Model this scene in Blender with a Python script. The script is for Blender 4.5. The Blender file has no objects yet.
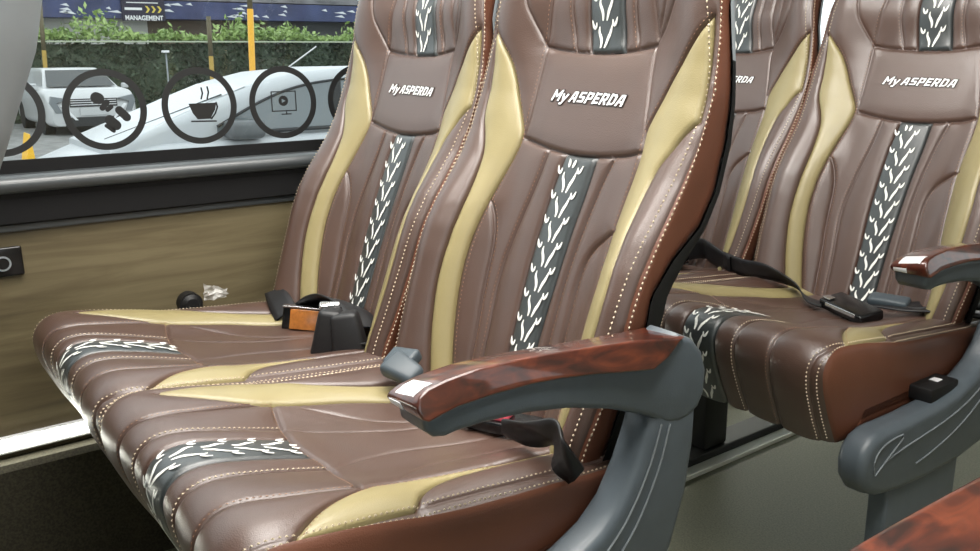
import bpy, bmesh, math, random
import numpy as np
from mathutils import Vector, Matrix
from mathutils.geometry import delaunay_2d_cdt
random.seed(7); rng = np.random.default_rng(7)
S = bpy.context.scene
C = S.collection
PI = math.pi

# ------------------------------------------------------------------ helpers
def tag(o, label=None, cat=None, group=None, kind=None):
    if label: o['label'] = label
    if cat: o['category'] = cat
    if group: o['group'] = group
    if kind: o['kind'] = kind
    return o

def link(name, me, parent=None):
    o = bpy.data.objects.new(name, me); C.objects.link(o)
    if parent: o.parent = parent
    return o

def thing(name, label, cat, loc=(0, 0, 0), rotz=0, group=None):
    o = bpy.data.objects.new(name, None); C.objects.link(o)
    o.empty_display_size = .1
    o.location = loc; o.rotation_euler = (0, 0, rotz)
    return tag(o, label, cat, group)

def mesh(name, V, F, mats, smooth=True, fm=None):
    me = bpy.data.meshes.new(name)
    me.from_pydata([tuple(map(float, v)) for v in V], [], [tuple(map(int, f)) for f in F])
    if not isinstance(mats, (list, tuple)): mats = [mats]
    for m in mats: me.materials.append(m)
    if fm is not None: me.polygons.foreach_set('material_index', list(map(int, fm)))
    if smooth: me.polygons.foreach_set('use_smooth', [True]*len(me.polygons))
    me.update()
    return me

class MB:
    """collects shapes into one mesh"""
    def __init__(s): s.V = []; s.F = []; s.M = []
    def add(s, V, F, m=0):
        b = len(s.V); s.V += [tuple(v) for v in V]
        s.F += [tuple(i+b for i in f) for f in F]; s.M += [m]*len(F); return s
    def box(s, lo, hi, m=0, M=None, bev=0, seg=2):
        bm = bmesh.new(); bmesh.ops.create_cube(bm, size=1)
        for v in bm.verts:
            v.co = Vector([lo[i]+(v.co[i]+.5)*(hi[i]-lo[i]) for i in range(3)])
        if bev: bmesh.ops.bevel(bm, geom=bm.edges[:], offset=bev, segments=seg, profile=.5, affect='EDGES')
        return s.bm(bm, m, M)
    def bm(s, bm, m=0, M=None):
        bmesh.ops.recalc_face_normals(bm, faces=bm.faces[:])
        bm.verts.index_update()
        V = [(M @ v.co) if M else v.co.copy() for v in bm.verts]
        F = [[v.index for v in f.verts] for f in bm.faces]
        bm.free(); return s.add(V, F, m)
    def prism(s, pts, axis, a, b, m=0, bev=0, seg=3, M=None):
        """polygon pts in the two axes other than `axis`, extruded from a to b"""
        bm = bmesh.new()
        def p3(p, t):
            l = list(p); l.insert(axis, t); return l
        n = len(pts)
        v0 = [bm.verts.new(p3(p, a)) for p in pts]; v1 = [bm.verts.new(p3(p, b)) for p in pts]
        bm.faces.new(v0); bm.faces.new(v1[::-1])
        for i in range(n): bm.faces.new((v0[i], v1[i], v1[(i+1) % n], v0[(i+1) % n]))
        bmesh.ops.recalc_face_normals(bm, faces=bm.faces[:])
        if bev:
            rim = [e for e in bm.edges if (e.verts[0] in v0) == (e.verts[1] in v0)]
            bmesh.ops.bevel(bm, geom=rim, offset=bev, segments=seg, profile=.5, affect='EDGES', clamp_overlap=True)
        return s.bm(bm, m, M)
    def tube(s, pts, r, n=8, m=0, caps=True):
        pts = [Vector(p) for p in pts]; rs = r if isinstance(r, (list, tuple)) else [r]*len(pts)
        V = []; F = []
        up = Vector((0, 0, 1))
        for i, p in enumerate(pts):
            t = (pts[min(i+1, len(pts)-1)]-pts[max(i-1, 0)]).normalized()
            u = t.cross(up)
            if u.length < 1e-3: u = t.cross(Vector((0, 1, 0)))
            u.normalize(); w = t.cross(u)
            for k in range(n):
                a = 2*PI*k/n; V.append(p+rs[i]*(math.cos(a)*u+math.sin(a)*w))
        for i in range(len(pts)-1):
            for k in range(n):
                F.append((i*n+k, i*n+(k+1) % n, (i+1)*n+(k+1) % n, (i+1)*n+k))
        if caps: F.append(tuple(range(n))[::-1]); F.append(tuple((len(pts)-1)*n+k for k in range(n)))
        return s.add(V, F, m)
    def disc_ring(s, cy, cz, x, r0, r1, n=48, m=0, dx=.0008):
        V = []; F = []
        for k in range(n):
            a = 2*PI*k/n; c, t = math.cos(a), math.sin(a)
            for xx in (x, x+dx):
                V.append((xx, cy+r0*c, cz+r0*t)); V.append((xx, cy+r1*c, cz+r1*t))
        for k in range(n):
            i = 4*k; j = 4*((k+1) % n)
            F += [(i+2, i+3, j+3, j+2), (i, j, j+1, i+1), (i+1, j+1, j+3, i+3), (i, i+2, j+2, j)]
        return s.add(V, F, m)
    def flat(s, pts, x, m=0, dx=.0008):
        """thin flat mark in the plane x (points are y,z)"""
        return s.prism(pts, 0, x, x+dx, m)
    def build(s, name, mats, parent=None, smooth=False):
        return link(name, mesh(name, s.V, s.F, mats, smooth, s.M), parent)

def autosmooth(o, ang=35):
    me = o.data; me.polygons.foreach_set('use_smooth', [True]*len(me.polygons))
    bm = bmesh.new(); bm.from_mesh(me)
    for e in bm.edges:
        if len(e.link_faces) == 2 and e.calc_face_angle(0) > math.radians(ang): e.smooth = False
    bm.to_mesh(me); bm.free(); return o

# ------------------------------------------------------------------ materials
def newmat(name):
    m = bpy.data.materials.new(name); m.use_nodes = True
    nt = m.node_tree; b = nt.nodes['Principled BSDF']; return m, nt, b
def rgb(r, g, b):   # sRGB 0-255 -> linear
    f = lambda c: (c/255/12.92) if c/255 <= .04045 else ((c/255+.055)/1.055)**2.4
    return (f(r), f(g), f(b), 1)
def ramp(nt, src, stops):
    r = nt.nodes.new('ShaderNodeValToRGB'); nt.links.new(src, r.inputs[0])
    while len(r.color_ramp.elements) < len(stops): r.color_ramp.elements.new(.5)
    for e, (p, c) in zip(r.color_ramp.elements, stops): e.position = p; e.color = c
    return r.outputs[0]
def tex(nt, kind, scale=None, vec=None, **kw):
    n = nt.nodes.new(kind)
    if scale is not None: n.inputs['Scale'].default_value = scale
    for k, v in kw.items(): n.inputs[k].default_value = v
    tc = nt.nodes.new('ShaderNodeTexCoord')
    if vec:
        mp = nt.nodes.new('ShaderNodeMapping'); mp.inputs['Scale'].default_value = vec
        nt.links.new(tc.outputs['Object'], mp.inputs['Vector']); nt.links.new(mp.outputs[0], n.inputs['Vector'])
    else: nt.links.new(tc.outputs['Object'], n.inputs['Vector'])
    return n
def bump(nt, b, src, strength, dist):
    n = nt.nodes.new('ShaderNodeBump'); n.inputs['Strength'].default_value = strength; n.inputs['Distance'].default_value = dist
    nt.links.new(src, n.inputs['Height']); nt.links.new(n.outputs[0], b.inputs['Normal'])
def plain(name, col, rough=.5, spec=.5, metal=0, var=.0, vscale=30, coat=0, grain=0, gscale=600, trans=0):
    m, nt, b = newmat(name)
    b.inputs['Base Color'].default_value = col; b.inputs['Roughness'].default_value = rough
    b.inputs['Specular IOR Level'].default_value = spec; b.inputs['Metallic'].default_value = metal
    b.inputs['Coat Weight'].default_value = coat; b.inputs['Coat Roughness'].default_value = .05 if coat > .5 else .36
    if var:
        n = tex(nt, 'ShaderNodeTexNoise', vscale, Detail=4)
        lo = tuple(c*(1-var) for c in col[:3])+(1,); hi = tuple(min(1, c*(1+var)) for c in col[:3])+(1,)
        nt.links.new(ramp(nt, n.outputs[0], [(.3, lo), (.7, hi)]), b.inputs['Base Color'])
    if grain:
        v = tex(nt, 'ShaderNodeTexVoronoi', gscale); bump(nt, b, v.outputs['Distance'], grain, .0008)
    return m
def emit(name, col, s):
    m, nt, b = newmat(name); b.inputs['Emission Color'].default_value = col; b.inputs['Emission Strength'].default_value = s
    b.inputs['Base Color'].default_value = col; return m

M = {}
M['leather'] = plain('brown_leather', rgb(77, 56, 47), .40, .75, coat=.45, var=.08, vscale=14, grain=.25, gscale=700)
M['leather_side_lit'] = plain('brown_leather_side_lit', rgb(99, 60, 43), .42, .5, var=.08, vscale=14, grain=.25, gscale=700)  # same brown leather, made redder and lighter to hold the warm aisle light
M['beige'] = plain('beige_leather', rgb(143, 131, 91), .42, .55, coat=.4, var=.05, vscale=16, grain=.22, gscale=700)
M['black_ins'] = plain('black_insert_leather', rgb(48, 53, 54), .38, .8, coat=.5, var=.12, vscale=60, grain=.2, gscale=800)
M['flame'] = plain('white_embroidery', rgb(236, 236, 230), .5, .4)
M['stitch'] = plain('cream_thread', rgb(204, 188, 164), .7, .2)
M['stitch_tan'] = plain('tan_thread', rgb(158, 124, 102), .7, .2)
M['letter'] = plain('white_letter', rgb(240, 240, 240), .5, .3)
M['letter_edge'] = plain('black_letter_edge', rgb(40, 34, 32), .5, .3)
M['grey_plastic'] = plain('slate_grey_plastic', rgb(76, 84, 90), .36, .5, var=.06, vscale=40, grain=.15, gscale=900)
M['shell_grey'] = plain('grey_shell_plastic', rgb(132, 138, 142), .42, .5, var=.04, vscale=20)
M['bead'] = plain('polished_bead', rgb(112, 118, 121), .25, .6)
M['black'] = plain('black_plastic', rgb(14, 14, 15), .55, .4)
M['gloss_black'] = plain('gloss_black', rgb(14, 14, 15), .22, .5)
M['matte_black'] = plain('matte_black_band', rgb(16, 16, 17), .75, .25)
M['ledge'] = plain('ledge_highlight_strip_grey', rgb(66, 70, 72), .34, .6)  # grey raised to hold the ledge's window highlight; also the thin grey strip
M['steel_black'] = plain('black_painted_steel', rgb(22, 23, 24), .45, .5)
M['web'] = plain('black_webbing', rgb(24, 24, 26), .5, .5, var=.2, vscale=300)
M['silver'] = plain('bright_metal', rgb(200, 200, 200), .25, .5, metal=1)
M['alu'] = plain('aluminium', rgb(226, 228, 218), .4, .5)
M['amber'] = plain('amber_buckle_face', rgb(150, 92, 40), .2, .6, var=.3, vscale=120)
M['bluegrey'] = plain('blue_grey_buckle', rgb(64, 73, 79), .45, .5)
M['red'] = plain('red_button', rgb(238, 100, 118), .4, .5)
M['white_pl'] = plain('white_plastic', rgb(232, 233, 235), .4, .5)

def burl(name, dark, mid, light, coat=1):
    m, nt, b = newmat(name)
    n = tex(nt, 'ShaderNodeTexNoise', 22, vec=(2.2, .8, 2.2), Detail=8, Distortion=1.6)
    nt.links.new(ramp(nt, n.outputs[0], [(.3, dark), (.5, mid), (.72, light)]), b.inputs['Base Color'])
    b.inputs['Roughness'].default_value = .35; b.inputs['Coat Weight'].default_value = coat; b.inputs['Coat Roughness'].default_value = .04
    return m
M['burl'] = burl('burl_walnut', rgb(36, 14, 9), rgb(72, 29, 16), rgb(104, 48, 27))
def laminate():
    m, nt, b = newmat('wood_laminate')
    n = tex(nt, 'ShaderNodeTexNoise', 6, vec=(1, .55, 7), Detail=7, Distortion=.7, Roughness=.62)
    n2 = tex(nt, 'ShaderNodeTexNoise', 3, vec=(1, .35, 4), Detail=2, Distortion=1)
    mx = nt.nodes.new('ShaderNodeMix'); mx.data_type = 'FLOAT'; mx.inputs[0].default_value = .5
    nt.links.new(n.outputs[0], mx.inputs[2]); nt.links.new(n2.outputs[0], mx.inputs[3])
    nt.links.new(ramp(nt, mx.outputs[0], [(.34, rgb(69, 61, 43)), (.48, rgb(90, 80, 57)), (.62, rgb(107, 97, 72))]), b.inputs['Base Color'])
    b.inputs['Roughness'].default_value = .5; return m
M['laminate'] = laminate()
def speck(name, a, c, scale, rough=.6):
    m, nt, b = newmat(name)
    n = tex(nt, 'ShaderNodeTexNoise', scale, Detail=5); nt.links.new(ramp(nt, n.outputs[0], [(.38, a), (.62, c)]), b.inputs['Base Color'])
    b.inputs['Roughness'].default_value = rough; return m
M['vinyl'] = speck('floor_vinyl', rgb(108, 109, 90), rgb(128, 128, 108), 260, .5)
M['duct'] = speck('dark_carpet', rgb(48, 45, 34), rgb(66, 62, 48), 240, .9)
M['ceil'] = plain('ceiling_panel', rgb(214, 212, 206), .6)
M['wallr'] = plain('wall_panel', rgb(150, 140, 120), .6)
M['asphalt'] = speck('asphalt', rgb(112, 112, 110), rgb(136, 136, 134), 3, .8)

def glass():
    m = bpy.data.materials.new('window_glass'); m.use_nodes = True; nt = m.node_tree; nt.nodes.clear()
    o = nt.nodes.new('ShaderNodeOutputMaterial'); t = nt.nodes.new('ShaderNodeBsdfTransparent'); g = nt.nodes.new('ShaderNodeBsdfGlossy')
    t.inputs[0].default_value = (.93, .95, .94, 1); g.inputs['Roughness'].default_value = .02
    mx = nt.nodes.new('ShaderNodeMixShader'); mx.inputs[0].default_value = .03
    nt.links.new(t.outputs[0], mx.inputs[1]); nt.links.new(g.outputs[0], mx.inputs[2]); nt.links.new(mx.outputs[0], o.inputs[0])
    return m
M['glass'] = glass()

# ------------------------------------------------------------------ upholstery surfaces (seat-local metres)
FZ = .95                      # camera height over the floor
TILT = math.radians(20)
HB = (.682-.45, -.45+FZ)
W = .232
def sst(t): t = np.clip(t, 0, 1); return t*t*(3-2*t)
WH = [-.07, 0, .08, .18, .28, .43, .47, .5, .53, .58, .66, .76]; WV = [.208, .217, .2245, .2300, .2295, .2285, .224, .220, .216, .207, .195, .17]
def halfw(h): return np.interp(h, WH, WV)
def rim0(h): return np.interp(h, [-.07, .15, .18, .23, .276, .322, .38, .42, .464, .508, .536, .8], [.016, .022, .030, .010, -.020, -.030, -.026, -.017, -.005, .011, .020, .014])
def bolD(h): return np.interp(h, [-.08, 0, .16, .20, .24, .28, .32, .36, .42, .46, .5, .56, .65, .75], [.06, .065, .067, .0645, .056, .043, .031, .0245, .0225, .027, .036, .048, .055, .03])
def back_pt(q, h):
    q = np.asarray(q, float); h = np.asarray(h, float)
    aq = np.abs(q); w = halfw(h); t = np.minimum(aq, w)*W/w
    Sx = np.where(t < .2, sst((t-.095)/.105), 1-.3*((t-.2)/.032)**2)
    d = bolD(h)*Sx+.02*sst((h-.49)/.08)*(1-Sx)-.09*np.clip((h-.66)/.12, 0, 1)**2
    side = np.maximum(aq-w, 0); tuck = np.where(side > 0, np.maximum(side-(d-rim0(h))-.003, 0), 0); d = d-side
    x = np.sign(q)*(np.minimum(aq, w)-.003*sst(side/.05)-.9*tuck)
    return np.stack([x, HB[0]+h*math.sin(TILT)-d*math.cos(TILT), HB[1]+h*math.cos(TILT)+d*math.sin(TILT)], -1)
CP = np.array([(.76, -.480), (.62, -.474), (.54, -.469), (.46, -.462), (.41, -.455), (.376, -.443), (.32, -.426), (.27, -.4135), (.243, -.411), (.222, -.4165), (.2075, -.431), (.203, -.45), (.209, -.48), (.230, -.529), (.253, -.572)])
CW = .2295
_s = np.concatenate([[0], np.cumsum(np.hypot(*np.diff(CP, axis=0).T))]); QL = _s[-1]
def _sm(v):
    s = np.linspace(0, QL, 400); f = np.interp(s, _s, v); k = np.hanning(25); k /= k.sum()
    return s, np.convolve(np.pad(f, 12, mode='reflect', reflect_type='odd'), k, 'valid')
_S, _Y = _sm(CP[:, 0]); _, _Z = _sm(CP[:, 1]); _TY = np.gradient(_Y, _S); _TZ = np.gradient(_Z, _S)
def cush_pt(p, q):
    p = np.asarray(p, float); q = np.asarray(q, float)
    ny = np.interp(q, _S, _TZ); nz = -np.interp(q, _S, _TY); n = np.hypot(ny, nz); ny, nz = ny/n, nz/n
    ap = np.abs(p); b = np.interp(q, [0, .2, .35, .42, .49, .55, .68], [.018, .024, .024, .016, .008, .005, .005])*sst((ap-.07)/.11)-.011*np.clip((ap-.185)/.0445, 0, 1)**2
    return np.stack([p, np.interp(q, _S, _Y)-.45+ny*b, np.interp(q, _S, _Z)+FZ+nz*b], -1)
def normals(fn, P, sg):
    e = 1e-4; du = fn(P[:, 0]+e, P[:, 1])-fn(P[:, 0]-e, P[:, 1]); dv = fn(P[:, 0], P[:, 1]+e)-fn(P[:, 0], P[:, 1]-e)
    n = np.cross(du, dv)*sg; return n/np.linalg.norm(n, axis=1)[:, None]

def resample(L, step):
    L = np.array(L, float); d = np.hypot(*np.diff(L, axis=0).T); s = np.concatenate([[0], np.cumsum(d)])
    n = max(1, int(round(s[-1]/step))); t = np.linspace(0, s[-1], n+1)
    return np.stack([np.interp(t, s, L[:, 0]), np.interp(t, s, L[:, 1])], 1)
def curve(L, step=.006, it=2):
    """Chaikin-smoothed polyline"""
    L = [np.array(p, float) for p in L]
    for _ in range(it):
        N = [L[0]]
        for a, b in zip(L[:-1], L[1:]): N += [a*.75+b*.25, a*.25+b*.75]
        N.append(L[-1]); L = N
    return resample(L, step)
def inpoly(P, poly):
    x, y = P[:, 0], P[:, 1]; r = np.zeros(len(P), bool); n = len(poly); j = n-1
    for i in range(n):
        xi, yi = poly[i]; xj, yj = poly[j]
        c = ((yi > y) != (yj > y)) & (x < (xj-xi)*(y-yi)/((yj-yi) or 1e-12)+xi)
        r ^= c; j = i
    return r
def segdist(P, L):
    D = np.full(len(P), 9.)
    for a, b in zip(L[:-1], L[1:]):
        ab = b-a; t = np.clip(((P-a)@ab)/max(ab@ab, 1e-12), 0, 1)
        D = np.minimum(D, np.hypot(*(P-a-t[:, None]*ab).T))
    return D

class Uph:
    """upholstered surface cut into panels along its seams"""
    def __init__(s, fn, sg, u0, u1, v0, v1, seams, regions, step=.0085):
        s.fn, s.sg = fn, sg
        allL = [(np.clip(L, [u0, v0], [u1, v1]), g) for L, g in seams]
        V = []; E = []
        def addline(L, con=True):
            b = len(V); V.extend(map(tuple, L))
            if con: E.extend((b+i, b+i+1) for i in range(len(L)-1))
        for L, g in allL: addline(L)
        pts = []
        for L, g in allL:                     # extra rows beside each seam so its groove is round
            if g <= 0: continue
            t = np.gradient(L, axis=0); t /= np.linalg.norm(t, axis=1)[:, None]+1e-9; n = np.stack([-t[:, 1], t[:, 0]], 1)
            for o in (-.009, -.004, -.0016, .0016, .004, .009): pts.append(L+n*o)
        gu = np.linspace(u0, u1, int((u1-u0)/step)+1); gv = np.linspace(v0, v1, int((v1-v0)/step)+1)
        G = np.array([(a, b) for a in gu for b in gv]); edge = (np.isclose(G[:, 0], u0)) | np.isclose(G[:, 0], u1) | np.isclose(G[:, 1], v0) | np.isclose(G[:, 1], v1)
        dmin = np.full(len(G), 9.)
        for L, g in allL: dmin = np.minimum(dmin, segdist(G, L))
        pts.append(G[(dmin > .0105) | edge & (dmin > .002)])
        P = np.concatenate(pts); P = P[(P[:, 0] >= u0) & (P[:, 0] <= u1) & (P[:, 1] >= v0) & (P[:, 1] <= v1)]
        dm = np.full(len(P), 9.)
        for L, g in allL: dm = np.minimum(dm, segdist(P, L))
        V += [tuple(p) for p in P[dm > .0014]]
        vv, _, ff, _, _, _ = delaunay_2d_cdt([Vector(v) for v in V], E, [], 0, 1e-5)
        P = np.array([tuple(v) for v in vv]); F = np.array([tuple(f) for f in ff if len(f) == 3])
        X = fn(P[:, 0], P[:, 1]); N = normals(fn, P, sg)
        h = np.zeros(len(P))
        for L, g in allL:
            if g > 0:
                d = segdist(P, L); h = np.minimum(h, -g*(.68*np.exp(-(d/.0017)**2)+.32*np.exp(-(d/.014)**2)))
        s.allL = allL
        X = X+N*h[:, None]
        a, b, c = X[F[:, 0]], X[F[:, 1]], X[F[:, 2]]
        fl = (np.cross(b-a, c-a)*N[F[:, 0]]).sum(1) < 0; F[fl] = F[fl][:, ::-1]
        cen = P[F].mean(1); cls = np.zeros(len(F), int)
        for k, R in enumerate(regions, 1):
            for poly in R: cls[inpoly(cen, poly)] = k
        s.meshes = []
        for k in range(len(regions)+1):
            f = F[cls == k]; u = np.unique(f); mp = np.zeros(len(P), int); mp[u] = np.arange(len(u))
            s.meshes.append((X[u], mp[f]))
    def at(s, P, lift=0):
        P = np.atleast_2d(np.array(P, float)); return s.fn(P[:, 0], P[:, 1])+normals(s.fn, P, s.sg)*lift
    def height(s, P):
        h = np.zeros(len(P))
        for L, g in s.allL:
            if g > 0:
                d = segdist(P, L); h = np.minimum(h, -g*(.68*np.exp(-(d/.0017)**2)+.32*np.exp(-(d/.014)**2)))
        return h
    def stitches(s, mb, lines, pitch=.0062, ln=.0042, r=.00075, m=0):
        for L in lines:
            Q = resample(L, pitch); T = np.gradient(Q, axis=0); T /= np.linalg.norm(T, axis=1)[:, None]+1e-9
            hh = s.height(Q)
            A = s.at(Q-T*ln/2)+0; B = s.at(Q+T*ln/2); Mi = s.at(Q); N = normals(s.fn, Q, s.sg)
            for a, c, b, n, hq in zip(A, Mi, B, N, hh):
                t = b-a; t /= np.linalg.norm(t)+1e-9; w = np.cross(t, n)
                o = n*(hq+r*.5)
                pts = [a+o-n*r, c+o+w*r, c+o+n*r, c+o-w*r, b+o-n*r]
                mb.add(pts, [(0, 1, 2), (0, 2, 3), (4, 2, 1), (4, 3, 2)], m)
    def ribbon(s, mb, L, w, m, lift=.0007):
        """tapered flat stroke L with half-widths w"""
        L = np.array(L); T = np.gradient(L, axis=0); T /= np.linalg.norm(T, axis=1)[:, None]+1e-9; n = np.stack([-T[:, 1], T[:, 0]], 1)
        w = np.array(w)[:, None]; a = s.at(L+n*w, lift*.6); b = s.at(L, lift*1.4); c = s.at(L-n*w, lift*.6); k = len(L)
        V = list(a)+list(b)+list(c); F = []
        up = normals(s.fn, L, s.sg)[0]
        fl = np.dot(np.cross(a[1]-a[0], c[0]-a[0]), up) < 0
        for i in range(k-1):
            for o in (0, k):
                f = (o+i, o+i+1, o+k+i+1, o+k+i); F.append(f[::-1] if fl else f)
        mb.add(V, F, m)
def flames(s, mb, cx, v0, v1, pitch, m, sgn=1, sc=1.0):
    """rows of forked flame strokes up a black insert; sgn = direction of growth"""
    n = int((v1-v0)/pitch)
    for k in range(n+1):
        v = v0+k*pitch if sgn > 0 else v1-k*pitch
        for sd in (-1, 1):
            def st(P, wmax):
                L = curve([(cx+sd*a*sc, v+sgn*b*sc) for a, b in P], .002, 2)
                L = L[(L[:, 1] > v0-.001) & (L[:, 1] < v1+.001)]
                if len(L) < 4: return
                t = np.linspace(0, 1, len(L)); s.ribbon(mb, L, wmax*np.sin(PI*(t*.86+.1))**.8+.00015, m)
            o = .003 if sd > 0 else 0
            if sd < 0: st([(.0035, 0), (.0030, .008), (.0060, .015), (.0100, .021), (.0092, .0285)], .0024)
            else: st([(.0040, 0), (.0065, .008), (.0080, .013), (.0120, .020), (.0150, .0315)], .0024)
            st([(.0155, .0335+o), (.0160, .0285+o), (.0182, .0255+o), (.0215, .0285+o), (.0242, .0365+o)], .0020)

# ------------------------------------------------------------------ backrest pattern
mir = lambda L: [(-a, b) for a, b in L]
LBo = [(-.207, .510), (-.204, .485), (-.201, .455), (-.199, .42), (-.196, .377), (-.178, .348), (-.168, .32), (-.163, .28), (-.161, .24), (-.162, .18), (-.161, .11), (-.150, .04), (-.139, -.01), (-.125, -.075)]
LBi = [(-.207, .510), (-.173, .478), (-.155, .45), (-.141, .416), (-.125, .385), (-.114, .36), (-.119, .33), (-.126, .30), (-.133, .26), (-.138, .20), (-.138, .15), (-.134, .10), (-.127, .05), (-.117, .0), (-.102, -.075)]
RBo = [(.210, .514), (.213, .495), (.216, .455), (.218, .42), (.2195, .393)]
RBo2 = [(.2195, .393), (.206, .378), (.193, .355), (.179, .33), (.177, .30), (.179, .265), (.185, .22), (.190, .18), (.191, .13), (.188, .07), (.180, .0), (.166, -.075)]
RBi = [(.210, .514), (.195, .496), (.176, .47), (.152, .437), (.134, .401), (.125, .38), (.130, .35), (.129, .32), (.126, .29), (.122, .24), (.126, .19), (.132, .13), (.142, .09), (.152, .04), (.155, -.01), (.150, -.075)]
lbo, lbi, rbi = curve(LBo), curve(LBi), curve(RBi); rbo = np.concatenate([curve(RBo), curve(RBo2)[1:]])
ci = .012
panB = curve([(-.109, .356), (-.06, .346), (-.005, .340), (.05, .341), (.10, .347), (.129, .354)])
panT = curve([(-.111, .493), (-.062, .487), (.0, .483), (.055, .485), (.101, .493)])
panL = curve([(-.109, .356), (-.110, .42), (-.111, .493), (-.108, .53), (-.104, .56), (-.094, .62), (-.084, .72)])
panR = curve([(.129, .354), (.117, .41), (.106, .455), (.101, .493), (.106, .52), (.116, .55), (.112, .62), (.10, .72)])
insL = curve([(-.015, .3405), (-.023, .29), (-.027, .22), (-.028, .15), (-.022, .07), (-.018, -.075)])
insR = curve([(.047, .3405), (.044, .289), (.038, .243), (.034, .181), (.031, .10), (.032, -.075)])
hiL = curve([(-.022, .4845), (-.030, .52), (-.032, .56), (-.032, .72)]); hiR = curve([(.044, .4845), (.038, .515), (.034, .55), (.034, .72)])
s1 = curve([(-.052, .3445), (-.058, .298), (-.076, .22), (-.086, .146), (-.074, .057), (-.066, -.075)])
s2 = curve([(.080, .3445), (.068, .301), (.057, .235), (.051, .175), (.051, .119), (.053, .06), (.055, -.075)])
cL = curve([(-.132, .258), (-.120, .238), (-.110, .2), (-.106, .12), (-.098, .05), (-.088, -.075)])
cR = curve([(.128, .250), (.108, .241), (.091, .226), (.080, .205), (.076, .175), (.077, .145), (.079, .09), (.080, -.075)])
hS1 = curve([(-.051, .487), (-.062, .523), (-.067, .555), (-.066, .72)]); hS2 = curve([(.070, .487), (.062, .515), (.057, .55), (.057, .72)])
hS3 = curve([(.101, .500), (.096, .524), (.090, .55), (.085, .72)])
hDL = curve([(-.111, .493), (-.130, .52), (-.150, .553), (-.152, .64), (-.13, .72)]); hDR = curve([(.103, .497), (.122, .52), (.145, .553), (.150, .64), (.13, .72)])
ist = curve([(.190, .60), (.197, .54), (.209, .49), (.215, .455), (.2185, .40), (.217, .36), (.215, .308), (.2155, .264), (.2155, .204), (.213, .134), (.207, .05), (.198, -.03), (.195, -.075)])
ost = curve([(.193, .66), (.206, .58), (.2185, .50), (.2225, .46), (.2265, .42), (.2275, .36), (.2255, .334), (.226, .284), (.2265, .235), (.2255, .18), (.2245, .13), (.219, .05), (.2085, -.03), (.206, -.075)])
istL, ostL = ist*[-1, 1], ost*[-1, 1]
g = .0080
bseams = [(lbo, .0088), (lbi, .0088), (rbo, .0088), (rbi, .0088), (panB, g+.001), (panT, g), (panL, .0042), (panR, .0042), (insL, .0088), (insR, .0088), (hiL, .0088), (hiR, .0088),
          (s1, g), (s2, g), (cL, g), (cR, g), (hS1, .006), (hS2, .006), (hS3, .005), (hDL, .0045), (hDR, .0045), (ost, .0028), (ostL, .0028)]
polyL = np.concatenate([lbo, lbi[::-1]]); polyR = np.concatenate([rbo, rbi[::-1]])
polyI = np.concatenate([insL, insR[::-1]]); polyH = np.concatenate([hiL, hiR[::-1]])
polySR = np.concatenate([ost, [(.4, -.08), (.4, .9), (.206, .9)]]); polySL = polySR*[-1, 1]
BACK = Uph(back_pt, 1, -.30, .30, -.08, .77, bseams, [[polyL], [polyI], [polySL, polySR], [polyR], [polyH]])
sgn_test = normals(back_pt, np.array([[0., .2]]), 1)[0]
if sgn_test[1] > 0: BACK = Uph(back_pt, -1, -.30, .30, -.08, .77, bseams, [[polyL], [polyI], [polySL, polySR], [polyR], [polyH]])

# cushion pattern
sx = lambda x: curve([(x, QL), (x, .38)]) if False else None
cInL = curve([(-.034, .386), (-.0325, .45), (-.033, .53), (-.036, QL)]); cInR = curve([(.0275, .386), (.031, .45), (.034, .53), (.032, QL)])
cSL = curve([(-.071, .376), (-.067, .43), (-.067, .49), (-.073, .55), (-.078, QL)]); cSR = curve([(.0645, .379), (.0705, .444), (.0745, .50), (.0735, .55), (.073, QL)])
cSLL = curve([(-.1325, .367), (-.1305, .406), (-.1245, .46), (-.1205, .5235), (-.1285, .551), (-.1335, QL)]); cSRR = curve([(.157, .3976), (.152, .4776), (.1445, .5145), (.1405, .54), (.1415, .56), (.137, QL)])
ccur = curve([(-.1345, .366), (-.1025, .3697), (-.0395, .3832), (.0095, .386), (.0585, .376), (.11, .385), (.157, .398)])
clow = [(-.192, .5), (-.1815, .492), (-.1555, .448), (-.1345, .39), (-.1345, .366), (-.1285, .30), (-.1205, .25), (-.098, .175), (-.09, .08), (-.088, 0)]
cup = [(-.192, .5), (-.206, .46), (-.209, .40), (-.208, .345), (-.197, .312), (-.174, .285), (-.154, .235), (-.136, .165), (-.13, .08), (-.128, 0)]
cLlow, cLup = curve(clow), curve(cup)
cRup = curve([(.2285, .497), (.216, .484), (.196, .459), (.178, .428), (.165, .3985), (.156, .375), (.156, .318), (.165, .25), (.170, .167), (.171, .0)])
cRin = curve([(.178, 0), (.175, .167), (.171, .254), (.177, .31), (.195, .341), (.2125, .358), (.219, .365)])
cRst = curve([(.219, .365), (.2235, .42), (.2285, .47), (.2285, .497)])
ced = curve([(.2165, 0), (.2165, .206), (.2135, .283), (.2165, .35), (.222, .40), (.2255, .45), (.2275, .5), (.2225, .543), (.2115, .566), (.2105, QL)])
cedL = ced*[-1, 1]
r1 = curve([(-.0715, .376), (-.037, .286), (-.012, .23), (.0, .10)]); r2 = curve([(.0635, .377), (.040, .316), (.043, .256), (.06, .19), (.07, .08)])
r3 = curve([(.155, .346), (.104, .288), (.107, .242), (.13, .13)]); r4 = curve([(-.137, .357), (-.0975, .286), (-.0345, .225), (.0, .10)])
cseams = [(cInL, .0088), (cInR, .0088), (cSL, g), (cSR, g), (cSLL, g+.001), (cSRR, g+.001), (ccur, g), (cLlow, .0088), (cLup, .0088), (cRup, .0088), (cRin, .0088), (cRst, .0088), (ced, .003), (cedL, .003),
          (r1, .0022), (r2, .0022), (r3, .002), (r4, .0022)]
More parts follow.
